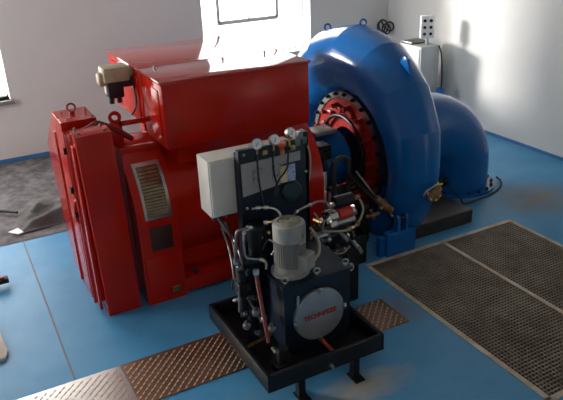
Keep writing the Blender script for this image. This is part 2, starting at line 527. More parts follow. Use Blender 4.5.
# cream and black junction on the left side of the terminal box
J = nb()
box(J, 1.25, 1.55, 5.91, 6.16, 1.86, 2.03, .025); box(J, 1.20, 1.30, 5.95, 6.10, 1.82, 1.97, .03); box(J, 1.48, 1.61, 5.96, 6.12, 1.89, 1.985, .03)
ju = obj('cable_junction', J, CREAM, G); ju['label'] = 'cream plastic cable junction with black lower half'
b = nb(); box(b, 1.29, 1.47, 5.95, 6.12, 1.67, 1.88, .02); box(b, 1.44, 1.61, 5.96, 6.10, 1.78, 1.90, .02); obj('junction_base', b, RUBBER, ju)
for x in (1.33, 1.42):
    b = nb(); cyl(b, (x, 6.03, 1.60), (x, 6.03, 1.68), .03, seg=12); obj('cable_gland', b, RUBBER, ju)
b = nb(); box(b, 1.27, 1.29, 5.97, 6.06, 1.73, 1.86, .004); obj('junction_label', b, WHITE, ju)
b = nb(); tube(b, [(1.58, 5.96, 1.80), (1.59, 5.93, 1.68), (1.56, 5.9, 1.55), (1.50, 5.88, 1.47)], .011); obj('cable', b, RUBBER, ju)

for o_ in [ju]+list(ju.children):
    for v in o_.data.vertices: v.co *= .84
    if o_ is not ju: o_.location *= .84
ju.location = V((1.445, 6.20, 2.035))-G.location+V((0, 0, 0))

# ------------------------------------------------------------------ end housing, left of the generator
E_ = thing('bearing_housing', 'tall red slab-sided end housing at the far left, on the floor', 'machine housing', (.99, 5.9, 0))
b = nb(); prism(b, [(.875, 0), (.835, 1.765), (1.145, 1.765), (1.19, 0)], 'y', 5.31, 5.56, .012); obj('front_shell', b, RED, E_)
b = nb(); prism(b, [(5.77, 0), (5.77, 1.775), (6.20, 1.775), (6.92, 1.28), (6.57, 0)], 'x', .81, 1.13, .012); obj('rear_shell', b, RED, E_)
b = nb(); box(b, .90, 1.245, 5.50, 5.78, 0.10, 1.50); obj('inner_gap_filler', b, DRED, E_)  # recess body in dark red, extended to block light in the gap
b = nb(); box(b, .80, 1.15, 5.56, 5.585, .03, 1.72, .005); obj('flange', b, RED, E_)
b = nb(); box(b, .81, 1.15, 5.725, 5.76, .00, 1.70, .005); obj('flange', b, RED, E_)
b = nb(); box(b, .795, .84, 6.14, 6.185, .0, 1.60, .005); obj('flange', b, RED, E_)
b = nb(); box(b, .815, .84, 5.37, 5.50, .06, 1.66, .006); obj('end_plate', b, RED, E_)
b = nb(); box(b, .815, .84, 5.83, 6.09, .06, 1.66, .006); obj('end_plate', b, RED, E_)
b = nb(); tube(b, [(.84, 5.66, 1.69), (1.0, 5.66, 1.71), (1.10, 5.68, 1.74), (1.18, 5.72, 1.70), (1.30, 5.74, 1.62), (1.42, 5.76, 1.52)], .028, 12); obj('oil_pipe', b, DRED, E_)
b = nb(); tube(b, [(.87, 5.60, 1.68), (.86, 5.61, 1.55), (.86, 5.62, 1.3), (.87, 5.64, 1.12), (.81, 5.66, 1.05), (.80, 5.68, .88), (.86, 5.66, .75), (.88, 5.65, .3)], .022, 10); obj('drain_pipe', b, RED, E_)
for z in (1.18, .93, 1.55):
    b = nb(); lathe(b, (.86, 5.655, z), (-1, 0, 0), [(0, .022), (.05, .022), (.06, .032), (.08, .032)], 12); obj('plug', b, BLACK, E_)
b = nb(); ring(b, (.97, 6.05, 1.825), (.3, 1, 0), .036, .009); cyl(b, (.97, 6.05, 1.77), (.97, 6.05, 1.792), .025, seg=12); obj('lifting_eye', b, DRED, E_)
BV = nb(); cyl(BV, (0, 0, 0), (0, 0, .018), .014, seg=6)
bo = obj('bolt', BV, DSTEEL, E_, loc=(0, 0, 0))
copies(bo, [(.88, 5.36, 1.765), (1.10, 5.36, 1.765), (.88, 6.12, 1.765), (1.10, 6.12, 1.765), (.88, 5.84, 1.765), (1.10, 5.84, 1.765), (.88, 5.52, 1.765), (1.10, 5.52, 1.765)])

# ------------------------------------------------------------------ turbine spiral casing
T = thing('turbine_casing', 'huge glossy blue spiral turbine casing curving up from a black plinth', 'turbine', (4.2, YC, 0))
b = nb()
def cas_r(a): return .269+(.073*a if a > 0 else .015*a)


NA, NB = 56, 64
a0, a1 = -math.radians(72), math.radians(264)
CR = []
for i in range(NA+1):
    a = a0+(a1-a0)*i/NA
    r = cas_r(a); rc = .67+r*.95
    row = []
    for k in range(NB):
        t_ = 2*PI*k/NB
        q_ = (i % 4)/4; ch = math.cos(math.radians(12))/math.cos(math.radians((q_-.5)*24))
        rho = (rc+r*math.cos(t_))*(ch+(1-ch)*.40); x = 4.171+r*math.sin(t_)
        row.append(b.verts.new((x, YC-rho*math.cos(a), ZS+rho*math.sin(a))))
    CR.append(row)
for A_, B_ in zip(CR, CR[1:]):
    for k in range(NB): b.faces.new((A_[k], A_[(k+1) % NB], B_[(k+1) % NB], B_[k]))
b.faces.new(CR[0]); b.faces.new(CR[-1][::-1])
obj('spiral_shell', b, BLUE, T, angle=6.6)
b = nb()
annulus(b, (3.97, YC, ZS), (1, 0, 0), .40, .70, .44, 64)
obj('stay_ring', b, BLUE, T)
b = nb(); annulus(b, (3.91, YC, ZS+.02), (1, 0, 0), .64, .705, .10, 64); fl = obj('cover_flange', b, DSTEEL, T); fl['label'] = 'dull steel bolted ring on the front of the casing'
b = nb(); annulus(b, (3.925, YC, ZS+.02), (1, 0, 0), .30, .65, .08, 64); hc = obj('head_cover', b, HRED, T); hc['label'] = 'oily red head cover inside the bolted ring'
b = nb(); cyl(b, (0, 0, 0), (-.03, 0, 0), .022, seg=6); cyl(b, (-.03, 0, 0), (-.045, 0, 0), .011, seg=8)
bo = obj('bolt', b, BLACK, fl, loc=(0, 0, 0))
copies(bo, [(3.91, YC-.682*math.cos(2*PI*k/24), ZS+.02+.682*math.sin(2*PI*k/24)) for k in range(24)])
# guide vane levers standing on the head cover
b = nb(); box(b, -.05, 0, -.028, .028, -.075, .075, .008); cyl(b, (-.10, 0, .05), (0, 0, .05), .026, seg=12)
g0 = obj('guide_vane_lever', b, HRED, hc, loc=(0, 0, 0))
for k in range(14):
    a = 2*PI*k/14
    c = g0 if k == 0 else g0.copy()
    if k: C.objects.link(c); c.parent = hc
    c.location = V((3.925, YC-.52*math.cos(a), ZS+.02+.52*math.sin(a)))-origin(hc); c.rotation_euler = (a*-1+.6, 0, 0)
b = nb(); ring(b, (3.87, YC, ZS+.02), (1, 0, 0), .44, .022, 48); obj('regulating_ring', b, BLACK, hc)
b = nb(); cyl(b, (3.80, YC, ZS), (3.93, YC, ZS), .24, seg=40); obj('shaft_gland', b, BLACK, T)
# lifting eyes and lugs on top


def casing_top(a, t_, out=0):
    r = cas_r(a); rc = .67+r*.95
    rho = rc+(r+out)*math.cos(t_); x = 4.171+(r+out)*math.sin(t_)
    return V((x, YC-rho*math.cos(a), ZS+rho*math.sin(a)))


for (a, t_) in ((math.radians(118), -.1), (math.radians(94), .1)):
    p = casing_top(a, t_, .022); q = casing_top(a, t_, -.03)
    b = nb(); ring(b, p, (.4, 1, 0), .034, .011); cyl(b, q, q+(p-q)*.5, .022, seg=10); obj('lifting_eye', b, BLUE, T)
p = casing_top(math.radians(57), -.05, 0.03)
b = nb(); prism(b, [(p.y-.10, p.z-.10), (p.y+.07, p.z+.0), (p.y+.05, p.z+.05), (p.y+.01, p.z+.075), (p.y-.04, p.z+.05)], 'x', p.x-.018, p.x+.018, .004); obj('lifting_lug', b, BLUE, T)
# bronze inspection cover low on the near side
b = nb(); d = V((.10, -.94, .30)).normalized()
pc = at(430.5, 191, 4.86)
lathe(b, pc+d*-.30, d, [(-.06, .095), (.28, .095), (.285, .112), (.315, .112)], 28); nz = obj('inspection_nozzle', b, BLUE, T)
b = nb(); lathe(b, pc+d*.02, d, [(.015, .110), (.032, .110), (.036, .085), (.042, .08)], 28); ic = obj('inspection_cover', b, BRONZE, T); ic['label'] = 'rusty bronze round inspection cover'
b = nb(); u, w = frame(d)
cyl(b, (0, 0, 0), d*.02, .013, seg=6); bo = obj('bolt', b, BRASS, ic, loc=(0, 0, 0))
copies(bo, [pc+d*.042+(u*math.cos(2*PI*k/8)+w*math.sin(2*PI*k/8))*.096 for k in range(8)])
b = nb(); tube(b, [pc+d*.075-u*.11-w*.05, pc+d*.08-w*.06, pc+d*.08+u*.14-w*.03, pc+d*.10+u*.2], .009, 8); obj('cover_handle', b, BRASS, ic)

PL = nb(); box(PL, 3.98, 5.07, 5.03, 6.95, 0, .17, .012); box(PL, 3.4, 4.0, 5.44, 6.6, 0, .12, .01)
tag(obj('plinth', PL, PLINTH), 'low black plinth on the floor under the blue spiral casing', 'plinth')

# ------------------------------------------------------------------ draft tube elbow
D = thing('draft_tube_elbow', 'fat blue pipe elbow turning down into the floor behind the casing', 'pipe elbow', (5.66, 6.08, 0))
b = nb(); EX, EY, Rb = 5.70, 6.08, .86
Re = .58
rows = []; n1, n2 = 14, 44
path = [(V((4.45, EY, Rb)), V((1, 0, 0)))]
for k in range(n1+1):
    a = PI/2*k/n1
    path.append((V((EX-Re+Re*math.sin(a), EY, Rb-Re+Re*math.cos(a))), V((math.cos(a), 0, -math.sin(a)))))
path.append((V((EX, EY, .004)), V((0, 0, -1))))
for i, (p, d) in enumerate(path):
    u = V((0, 1, 0)); w = d.cross(u)
    rr = .445
    rows.append([b.verts.new(p+(u*math.cos(2*PI*k/n2)+w*math.sin(2*PI*k/n2))*rr) for k in range(n2)])
for A_, B_ in zip(rows, rows[1:]):
    for k in range(n2): b.faces.new((A_[k], A_[(k+1) % n2], B_[(k+1) % n2], B_[k]))
b.faces.new(rows[0]); b.faces.new(rows[-1][::-1])
for v in b.verts: v.co.z = max(v.co.z, .002)
obj('elbow_shell', b, BLUE, D, angle=40)
b = nb(); annulus(b, (EX, EY, 0.0), (0, 0, 1), .445, .54, .035, 56); ff = obj('floor_flange', b, BLUE, D)
b = nb(); cyl(b, (0, 0, 0), (0, 0, .022), .020, seg=6); cyl(b, (0, 0, .02), (0, 0, .035), .010, seg=8)
bo = obj('bolt', b, BLACK, ff, loc=(0, 0, 0))
copies(bo, [(EX+.50*math.cos(2*PI*k/20), EY+.50*math.sin(2*PI*k/20), .035) for k in range(20)])
b = nb(); annulus(b, (4.72, EY, Rb), (1, 0, 0), .43, .54, .06, 56); obj('casing_flange', b, BLUE, D)
# drain valve beside the elbow base
K = thing('drain_valve', 'dark blue drain valve with small handwheels between casing and elbow', 'valve', (5.02, 5.33, .17))
b = nb(); lathe(b, (5.0, 5.33, .17), (0, 0, 1), [(0, .07), (.02, .07), (.02, .04), (.10, .04), (.13, .065), (.22, .065), (.25, .03), (.33, .025)], 18); obj('valve_body', b, NAVY, K)
b = nb(); ring(b, (5.0, 5.33, .50), (.3, -.6, .9), .085, .012, 24, 8)
tube(b, [(4.92, 5.33, .50), (5.0, 5.33, .50), (5.08, 5.33, .5)], .008, 6); tube(b, [(5.0, 5.33, .42), (5.0, 5.33, .51)], .012, 8, False); obj('handwheel', b, BLACK, K)
b = nb(); cyl(b, (5.0, 5.33, .34), (5.20, 5.37, .34), .045, seg=16); cyl(b, (5.17, 5.365, .34), (5.23, 5.375, .34), .075, seg=20); obj('outlet_stub', b, NAVY, K)
b = nb(); ring(b, (5.25, 5.37, .36), (1, -.6, .3), .065, .010, 24, 8); obj('handwheel', b, BLACK, K)
K.location = (5.0, 5.60, .17)
for o_ in K.children:
    o_.location = (o_.location-V((-.02, 0, 0)))*.72
    for v in o_.data.vertices: v.co *= .72
b = nb(); tube(b, [(5.06, 5.40, .30), (5.14, 5.35, .20), (5.3, 5.42, .04), (5.55, 5.46, .014), (5.85, 5.50, .014), (6.08, 5.60, .014), (6.24, 5.74, .014), (6.30, 5.88, .014)], .013, 8)
tag(obj('black_cable', b, RUBBER), 'thin black cable on the floor curving round the foot of the blue elbow', 'cable')

# ------------------------------------------------------------------ coupling between generator and turbine
S = thing('shaft_coupling', 'shaft coupling with blue drum and black guard between red generator and blue casing', 'shaft coupling', (3.4, YC, 0))
b = nb(); cyl(b, (3.23, YC, ZS), (3.64, YC, ZS), .13, seg=28); obj('shaft', b, DSTEEL, S)
b = nb(); lathe(b, (3.42, YC, ZS), (1, 0, 0), [(0, .31), (.02, .33), (.36, .33), (.38, .31)], 44); obj('coupling_drum', b, BLUE, S)
b = nb(); lathe(b, (3.30, YC, ZS), (1, 0, 0), [(0, .24), (.12, .24)], 36); obj('coupling_hub', b, BLACK, S)
b = nb(); tube(b, [(3.38, 5.36, .0), (3.38, 5.36, .92), (3.395, 5.36, .99), (3.44, 5.36, 1.025), (3.50, 5.36, 1.025), (3.545, 5.36, .99), (3.56, 5.36, .92), (3.56, 5.36, .0)], .030, 12); obj('guard_hoop', b, GUARD, S)
b = nb(); box(b, 3.40, 3.54, 5.345, 5.375, .35, .72, .006); obj('guard_plate', b, BLACK, S)
b = nb(); box(b, 3.275, 3.335, 5.40, 5.43, .70, .89, .01); q = obj('terminal_cover', b, WHITE, S); q['label'] = 'small white plate beside the guard'
b = nb(); box(b, 3.28, 3.44, 5.50, 5.72, 1.07, 1.12, .012); box(b, 3.28, 3.42, 5.48, 5.66, 1.12, 1.15, .006); box(b, 3.28, 3.44, 5.50, 5.70, .98, 1.07, .01); obj('brush_holder', b, BLACK, S)
b = nb(); box(b, 3.40, 3.66, 5.75, 6.0, 1.16, 1.20, .01); obj('top_bracket', b, mat('worn_grey_bracket', (.28, .25, .22), .45, metal=.4), S)
b = nb(); box(b, 3.41, 3.78, 5.5, 6.5, .122, .30, .01); obj('bearing_pedestal', b, DRED, S)
b = nb(); tube(b, [(3.30, 5.5, 1.10), (3.31, 5.4, 1.0), (3.32, 5.38, .8), (3.31, 5.4, .4)], .010, 8); obj('sensor_cable', b, RUBBER, S)

# ------------------------------------------------------------------ hydraulic power unit
U = thing('hydraulic_power_unit', 'black hydraulic power pack in a black oil tray, in front of the machines', 'hydraulic power unit', (2.1, 4.0, 0))
TX0, TX1, TY0, TY1 = 1.585, 2.62, 3.42, 4.55
b = nb(); box(b, TX0, TX1, TY0, TY1, .18, .20)
for r_ in ((TX0, TX0+.035, TY0, TY1), (TX1-.035, TX1, TY0, TY1), (TX0, TX1, TY0, TY0+.035), (TX0, TX1, TY1-.035, TY1)):
    box(b, *r_, .18, .325, .006)
tr = obj('drip_tray', b, BLACK, U)
for (x, y) in ((1.88, 3.47), (2.36, 3.45), (1.80, 4.42), (2.42, 4.42)):
    b = nb(); z0 = .0135 if y > 4 and x < 2 else 0; box(b, x-.03, x+.03, y-.03, y+.03, z0+.005, .19, .004); box(b, x-.045, x+.045, y-.09, y+.05, z0, z0+.014, .003); obj('foot', b, BLACK, tr)
b = nb(); lathe(b, (2.12, 3.42, .225), (0, -1, 0), [(0, .016), (.02, .016), (.024, .012), (.04, .012)], 12); q = obj('drain_plug', b, STEEL, tr); q['label'] = 'small bright drain plug'
b = nb(); box(b, 1.89, 2.49, 3.71, 4.32, .20, .83, .01); tk = obj('oil_tank', b, NAVY, U)
b = nb(); box(b, 1.875, 2.505, 3.695, 4.335, .815, .835, .004); obj('tank_lid', b, NAVY, tk)
# round cover
DC = V((2.185, 3.71, .51))
b = nb(); lathe(b, DC, (0, -1, 0), [(0, .225), (.025, .225), (.036, .218), (.042, .19), (.044, .0001)], 56, cap=False); cv = obj('round_cover', b, DISC, tk); cv['label'] = 'round aluminium cover with red lettering'
b = nb(); box(b, -.016, .016, -.02, 0, -.025, .025, .005); cyl(b, (0, -.03, 0), (0, 0, 0), .009, seg=8)
cl = obj('clip', b, STEEL, cv, loc=(0, 0, 0))
copies(cl, [DC+V((.222*math.cos(a), -.03, .222*math.sin(a))) for a in (.05, PI/2, PI+.05, -PI/2)])


def lettering(txt, size, loc, rot, m, parent, name, ext=.0015, sx=1.0):
    cu = bpy.data.curves.new(name, 'FONT'); cu.body = txt; cu.size = size; cu.extrude = ext; cu.align_x = 'CENTER'; cu.align_y = 'CENTER'
    cu.offset = .0025
    o = bpy.data.objects.new('tmp', cu); C.objects.link(o)
    bpy.context.view_layer.update()
    me = bpy.data.meshes.new_from_object(o.evaluated_get(bpy.context.evaluated_depsgraph_get()))
    bpy.data.objects.remove(o)
    me.materials.clear(); me.materials.append(m)
    q = bpy.data.objects.new(name, me); C.objects.link(q); q.parent = parent
    q.location = V(loc)-origin(parent); q.rotation_euler = rot; q.scale = (sx, 1, 1)
    return q


lettering('TECHNPEZE', .056, DC+V((-.005, -.0445, .012)), (PI/2, math.radians(-2), 0), TRED, cv, 'red_lettering', sx=.95)
b = nb(); box(b, 1.99, 2.015, 3.69, 3.712, .56, .73, .004); q = obj('sight_glass', b, STEEL, tk)
for (x, y) in ((1.92, 3.74), (2.46, 3.74), (2.46, 4.28), (2.2, 3.74)):
    b = nb(); cyl(b, (x, y, .83), (x, y, .85), .014, seg=10); ring(b, (x, y, .872), (.5, 1, 0), .023, .007, 16, 8); obj('eyebolt', b, STEEL, tk)
# electric motor
MX, MY = 2.055, 3.90
mo_b = nb(); lathe(mo_b, (MX, MY, .905), (0, 0, 1), [(0, .108), (.25, .108)], 40)
for k in range(40):
    a = 2*PI*k/40
    R_ = Matrix.Rotation(a, 3, 'Z'); p = R_ @ V((.113, 0, 0))
    box(mo_b, MX+p.x-.012, MX+p.x+.012, MY+p.y-.0028, MY+p.y+.0028, .92, 1.145, rot=R_)
mo = obj('electric_motor', mo_b, MOTOR, U); mo['label'] = 'upright grey finned electric motor on the tank'
b = nb(); lathe(b, (MX, MY, .835), (0, 0, 1), [(0, .152), (.022, .152), (.026, .13), (.05, .122), (.075, .122), (.08, .11)], 44); obj('motor_flange', b, MOTOR, mo)
b = nb(); lathe(b, (MX, MY, 1.125), (0, 0, 1), [(0, .127), (.115, .127), (.135, .120), (.143, .105), (.143, .0001)], 48, cap=False); fc = obj('fan_cover', b, MOTOR, mo)
b = nb()
for r_ in (.025, .047, .069, .09): ring(b, (MX, MY, 1.270), (0, 0, 1), r_, .004, 32, 6)
cyl(b, (MX, MY, 1.266), (MX, MY, 1.2695), .098, seg=40); obj('fan_grille', b, MDUST, fc)
ang = math.radians(-62); R_ = Matrix.Rotation(ang, 3, 'Z'); p = R_ @ V((.142, 0, 0))
b = nb(); box(b, MX+p.x-.042, MX+p.x+.042, MY+p.y-.062, MY+p.y+.062, .90, 1.035, .010, rot=R_); jb = obj('terminal_box', b, MOTOR, mo)
p2 = R_ @ V((.188, 0, 0)); b = nb(); box(b, MX+p2.x-.005, MX+p2.x+.005, MY+p2.y-.058, MY+p2.y+.058, .905, 1.03, .003, rot=R_); jb2 = obj('terminal_lid', b, MOTOR, mo)
b = nb(); q0 = V((MX, MY, 0)) + R_ @ V((.155, .06, .93)); q0.z = .93
cyl(b, q0, q0+V((.05, .03, 0)), .018, seg=12); obj('cable_gland', b, BRASS, mo)
b = nb(); tube(b, [q0+V((.05, .03, 0)), q0+V((.12, .08, .01)), q0+V((.17, .18, .06)), q0+V((.17, .3, .12))], .013, 8); obj('motor_cable', b, HOSE, mo)
p = R_ @ V((.116, 0, 0)); b = nb(); box(b, MX+p.x-.007, MX+p.x+.007, MY+p.y-.04, MY+p.y+.04, 1.10, 1.13, .002, rot=R_); obj('rating_plate', b, STEEL, mo)
b = nb(); ring(b, (MX+.05, MY-.115, 1.18), (1, 0, .2), .018, .006, 14, 6); obj('eyebolt', b, MOTOR, mo)

# gauge panel on two posts
PY = 4.27
pn_b = nb(); box(pn_b, 1.835, 2.455, PY, PY+.05, .78, 1.755, .006); box(pn_b, 2.42, 2.455, PY, PY+.10, .9, 1.80, .006)
pn = obj('gauge_panel', pn_b, NAVY, U)
for x in (1.86, 2.415):
    b = nb(); box(b, x-.022, x+.022, PY+.05, PY+.094, .20, 1.72, .004); obj('panel_post', b, NAVY, U)
b = nb(); prism(b, [(1.85, 1.645), (2.37, 1.655), (2.37, 1.58), (2.21, 1.575), (2.18, 1.41), (1.855, 1.375)], 'y', PY-.008, PY+.001); q = obj('diagram_plate', b, PLATE, pn); q['label'] = 'grey diagram plate on the panel'
b = nb()
for cx in (1.99, 2.16):
    for (dx, dz) in ((-.03, .04), (.03, .05), (0, -.03), (-.035, -.02)):
        box(b, cx+dx-.016, cx+dx+.016, PY-.0095, PY-.008, 1.525+dz-.004, 1.525+dz+.004, rot=Matrix.Rotation(.7*(1 if dx > 0 else -1), 3, 'Y'))
    box(b, cx-.045, cx-.041, PY-.0095, PY-.008, 1.47, 1.59)
obj('diagram_marks', b, mat('dark_print', (.10, .09, .09), .6), q)
b = nb(); box(b, 2.185, 2.245, PY-.012, PY-.001, 1.42, 1.56); obj('yellow_sticker', b, YELLOW, pn)
b = nb(); box(b, 2.247, 2.32, PY-.012, PY-.001, 1.42, 1.56); obj('blue_sticker', b, BLUEP, pn)
b = nb(); lathe(b, (2.28, PY, 1.33), (0, -1, 0), [(0, .09), (.02, .09), (.03, .075)], 28); obj('accumulator_cap', b, GREEN, pn)
for (px, pz) in ((1.88, 1.27), (2.42, 1.47), (1.88, 1.72)):
    b = nb(); lathe(b, (px, PY, pz), (0, -1, 0), [(0, .012), (.012, .012), (.016, .006)], 10); obj('screw', b, STEEL, pn)


def gauge(px, py, Y, nm, tilt=0.0, hose=None):
    c = at(px, py, Y); d = V((tilt, -.88, .45)).normalized()
    b = nb(); lathe(b, c, d, [(0, .040), (.03, .042), (.036, .042), (.038, .037)], 26); g = obj('pressure_gauge', b, STEEL, pn)
    b = nb(); lathe(b, c+d*.034, d, [(0, .037), (.0055, .037)], 26); obj('dial', b, DIAL, g)
    b = nb(); u, w = frame(d); tube(b, [c+d*.042-u*.008-w*.012, c+d*.042+u*.012+w*.02], .0025, 6, False); obj('needle', b, BLACK, g)
    b = nb(); cyl(b, c-d*.002+V((0, 0, -.035)), V((c.x, PY-.01, 1.70)), .010, seg=10); obj('stem', b, BRASS, g)
    if hose:
        b = nb(); tube(b, [V((c.x, PY-.015, 1.705))]+[at(x, y, q) for (x, y, q) in hose], .0075, 8); obj('capillary_hose', b, RUBBER, g)


gauge(256.5, 144.5, 4.26, 'g', -.25, [(257.5, 165, 4.235), (259, 180, 4.24), (262, 197, 4.24), (264, 205, 4.2)])
gauge(273, 140.5, 4.26, 'g', .05, [(273, 160, 4.235), (274.5, 175, 4.23), (278, 188, 4.235), (275, 196, 4.2)])
gauge(288.5, 133.5, 4.28, 'g', .3, [(288.5, 152, 4.235), (287, 168, 4.22), (279, 180, 4.22), (274, 192, 4.2)])
b = nb(); c = at(281, 144.5, 4.27); lathe(b, c+V((0, 0, -.04)), (0, -.2, 1), [(0, .022), (.03, .024), (.04, .036), (.06, .036), (.066, .028)], 18); q = obj('valve_knob', b, ORANGE, pn); q['label'] = 'orange valve knob'
for (px, py) in ((264, 152), (281, 152), (292, 147)):
    c = at(px, py, 4.26); b = nb(); box(b, c.x-.02, c.x+.02, 4.235, 4.272, c.z-.018, c.z+.018, .005); cyl(b, c+V((0, -.03, 0)), c, .012, seg=8); obj('needle_valve', b, BRASS, pn)
for (px, py, Y) in ((299, 135, 4.3), (303, 139, 4.3), (296, 141, 4.29)):
    c = at(px, py, Y); b = nb(); box(b, c.x-.024, c.x+.024, c.y-.03, c.y+.03, c.z-.035, c.z+.03, .006); obj('manifold_fitting', b, DSTEEL, pn)
b = nb(); tube(b, [at(303, 139, 4.29), at(309, 150, 4.27), at(310.5, 165, 4.27), at(309, 180, 4.29)], .008, 8); obj('capillary_tube', b, HOSE, pn)

# filter bowl, standpipes and hoses on the left of the tank
b = nb(); lathe(b, (1.80, 4.10, .20), (0, 0, 1), [(0, .06), (.02, .06), (.02, .045), (.30, .045), (.30, .075), (.62, .075), (.64, .085), (.72, .085), (.74, .05)], 24); ft = obj('oil_filter', b, NAVY, U)
b = nb(); lathe(b, (1.90, 4.16, .835), (0, 0, 1), [(0, .07), (.2, .07), (.2, .082), (.32, .082), (.34, .05)], 24); obj('return_filter', b, BLACK, U)


def pipe(pts, r, m, nm, nuts=()):
    if m is STEEL: m = PIPE
    if nm == 'oil_pipe': r *= .85
    b = nb(); P_ = [at(*p) for p in pts]; tube(b, P_, r, 10); o = obj(nm, b, m, U)
    for k in nuts:
        c = P_[k]; d = (P_[min(k+1, len(P_)-1)]-P_[max(k-1, 0)]).normalized()
        b = nb(); cyl(b, c-d*.018, c+d*.018, r*1.75, seg=6); obj('union_nut', b, STEEL, o)
    return o


pipe([(252, 209, 4.1), (258, 208, 4.08), (266, 207.5, 4.06), (275, 209, 4.03), (280, 214, 4.0), (281, 220, 3.99)], .011, STEEL, 'oil_pipe', (1, 2))
pipe([(293, 217, 4.0), (296, 212, 4.05), (303, 208, 4.12), (310, 205, 4.18), (318, 201.5, 4.26), (326, 202, 4.34), (331, 206, 4.4)], .011, STEEL, 'oil_pipe', (1, 3))
pipe([(236, 262, 3.95), (236, 248, 3.95), (236.5, 234, 3.95), (240, 230, 3.95), (249, 228, 3.98)], .013, DSTEEL, 'oil_pipe', (4,))
pipe([(244, 232, 3.96), (244, 246, 3.94), (246, 257, 3.93), (253, 259, 3.9), (262, 260, 3.86), (266, 263, 3.84), (266, 269, 3.83)], .011, STEEL, 'oil_pipe', (0, 4))
pipe([(266, 222.5, 4.05), (274, 221, 4.03)], .014, BRASS, 'oil_pipe', (0,))
pipe([(262, 250, 4.1), (268, 240, 4.05), (276, 245, 3.95), (272, 255, 3.95)], .010, DSTEEL, 'oil_pipe')
pipe([(256, 272, 3.65), (258.5, 288, 3.63), (263, 312, 3.60), (268.5, 342, 3.58)], .014, REDROD, 'suction_hose', (0,))['label'] = 'faded red hose running down into the tray'
pipe([(222, 228, 4.3), (228, 245, 4.25), (232, 262, 4.1), (236, 282, 4.0), (250, 302, 3.9), (262, 322, 3.75)], .010, DSTEEL, 'conduit')
pipe([(225, 222, 4.32), (232, 240, 4.25), (237, 262, 4.1), (240, 285, 4.0), (243, 300, 3.95)], .009, RUBBER, 'conduit')
pipe([(216, 214, 4.42), (224, 228, 4.35), (233, 238, 4.25), (240, 255, 4.1), (243, 275, 4.05), (243, 305, 4.0)], .010, DSTEEL, 'conduit')
pipe([(219, 218, 4.4), (228, 232, 4.3), (234, 246, 4.2), (234, 268, 4.1), (232, 290, 4.1)], .008, RUBBER, 'conduit')
pipe([(236, 240, 3.98), (236.5, 262, 3.98), (239, 285, 3.95), (240, 312, 3.9)], .013, DSTEEL, 'standpipe', (1,))
b = nb(); c = at(243, 288, 3.95)
box(b, c.x-.05, c.x+.05, c.y-.05, c.y+.05, c.z-.05, c.z+.06, .008); cyl(b, c+V((0, 0, .05)), c+V((0, 0, .14)), .03, seg=12); cyl(b, c+V((0, 0, -.25)), c, .035, seg=14); obj('valve_block', b, BLACK, U)
for (px, py, Y, r) in ((256, 312, 3.75, .032), (247, 325, 3.75, .03), (272, 328, 3.62, .03), (264, 318, 3.68, .022)):
    c = at(px, py, Y); b = nb(); lathe(b, c, (-.4, -.8, .2), [(-.05, r*.7), (0, r*.7), (0, r), (.03, r), (.04, r*.6)], 16); obj('pipe_fitting', b, DSTEEL, U)
b = nb(); c = at(270, 345, 3.60); box(b, 1.72, 1.90, 3.52, 3.66, .20, .28, .012); cyl(b, (1.80, 3.59, .28), (1.80, 3.59, .40), .045, seg=16); obj('hand_pump', b, BLACK, U)
b = nb(); tube(b, [(1.63, 3.9, .26), (1.75, 3.92, .27), (1.9, 3.96, .26)], .014, 8); obj('cross_pipe', b, BRONZE, U)
b = nb(); tube(b, [(2.20, 3.68, .27), (2.215, 3.63, .24), (2.235, 3.58, .212)], .016, 10); q = obj('drain_hose', b, BRIGHTRED, tk); q['label'] = 'short red drain hose'

rng = random.Random(3)
for (px, py, Y, r, m) in ((262, 236, 4.12, .02, DSTEEL), (268, 232, 4.1, .016, BRASS), (271, 240, 4.08, .018, BLACK), (240, 268, 3.96, .022, DSTEEL), (248, 272, 3.92, .02, BLACK), (252, 298, 3.8, .024, BLACK), (259, 333, 3.64, .026, BLACK), (275, 350, 3.56, .022, DSTEEL), (236, 300, 4.0, .02, DSTEEL), (246, 314, 3.86, .022, BLACK)):
    c = at(px, py, Y); b = nb(); lathe(b, c, (rng.uniform(-1, 1), -1, rng.uniform(-.5, .8)), [(-.03, r*.7), (0, r*.7), (0, r), (.022, r), (.03, r*.6), (.045, r*.6)], 8); obj('pipe_fitting', b, m, U)
# white control box beside the panel
b = nb(); box(b, 1.62, 2.40, 4.368, 4.60, 1.205, 1.680, .008); cb = tag(obj('control_box', b, WHITEBOX), 'off-white steel control box mounted left of and behind the gauge panel', 'control box')
b = nb(); box(b, 1.63, 1.832, 4.354, 4.369, 1.215, 1.670, .005); obj('door', b, WHITEBOX, cb)
b = nb(); cyl(b, (2.03, 4.45, 1.675), (2.03, 4.45, 1.72), .022, seg=14); obj('cable_gland', b, PALE, cb)
for x in (1.67, 1.73, 1.79):
    b = nb(); cyl(b, (x, 4.45, 1.15), (x, 4.45, 1.21), .02, seg=12); obj('cable_gland', b, RUBBER, cb)

# ------------------------------------------------------------------ valve manifold right of the tank
Q = thing('valve_manifold', 'cluster of hydraulic valves with a red block, right of the grey motor', 'valve manifold', (2.86, 4.42, 0))


def dark(px0, py0, px1, py1, Y, th, m, nm, bev=.008, par=Q):
    a, c = at(px0, py1, Y), at(px1, py0, Y)
    b = nb(); box(b, a.x, c.x, Y, Y+th, a.z, c.z, bev); return obj(nm, b, m, par)


b = nb(); box(b, 2.66, 3.02, 4.36, 4.56, 0, .50, .01); box(b, 2.70, 2.80, 4.30, 4.36, .0, .35, .01); obj('stand', b, BLACK, Q)
dark(313, 234, 347, 252, 4.36, .20, NAVY, 'manifold_block')
dark(326, 217, 352, 236, 4.40, .14, DSTEEL, 'manifold_block')


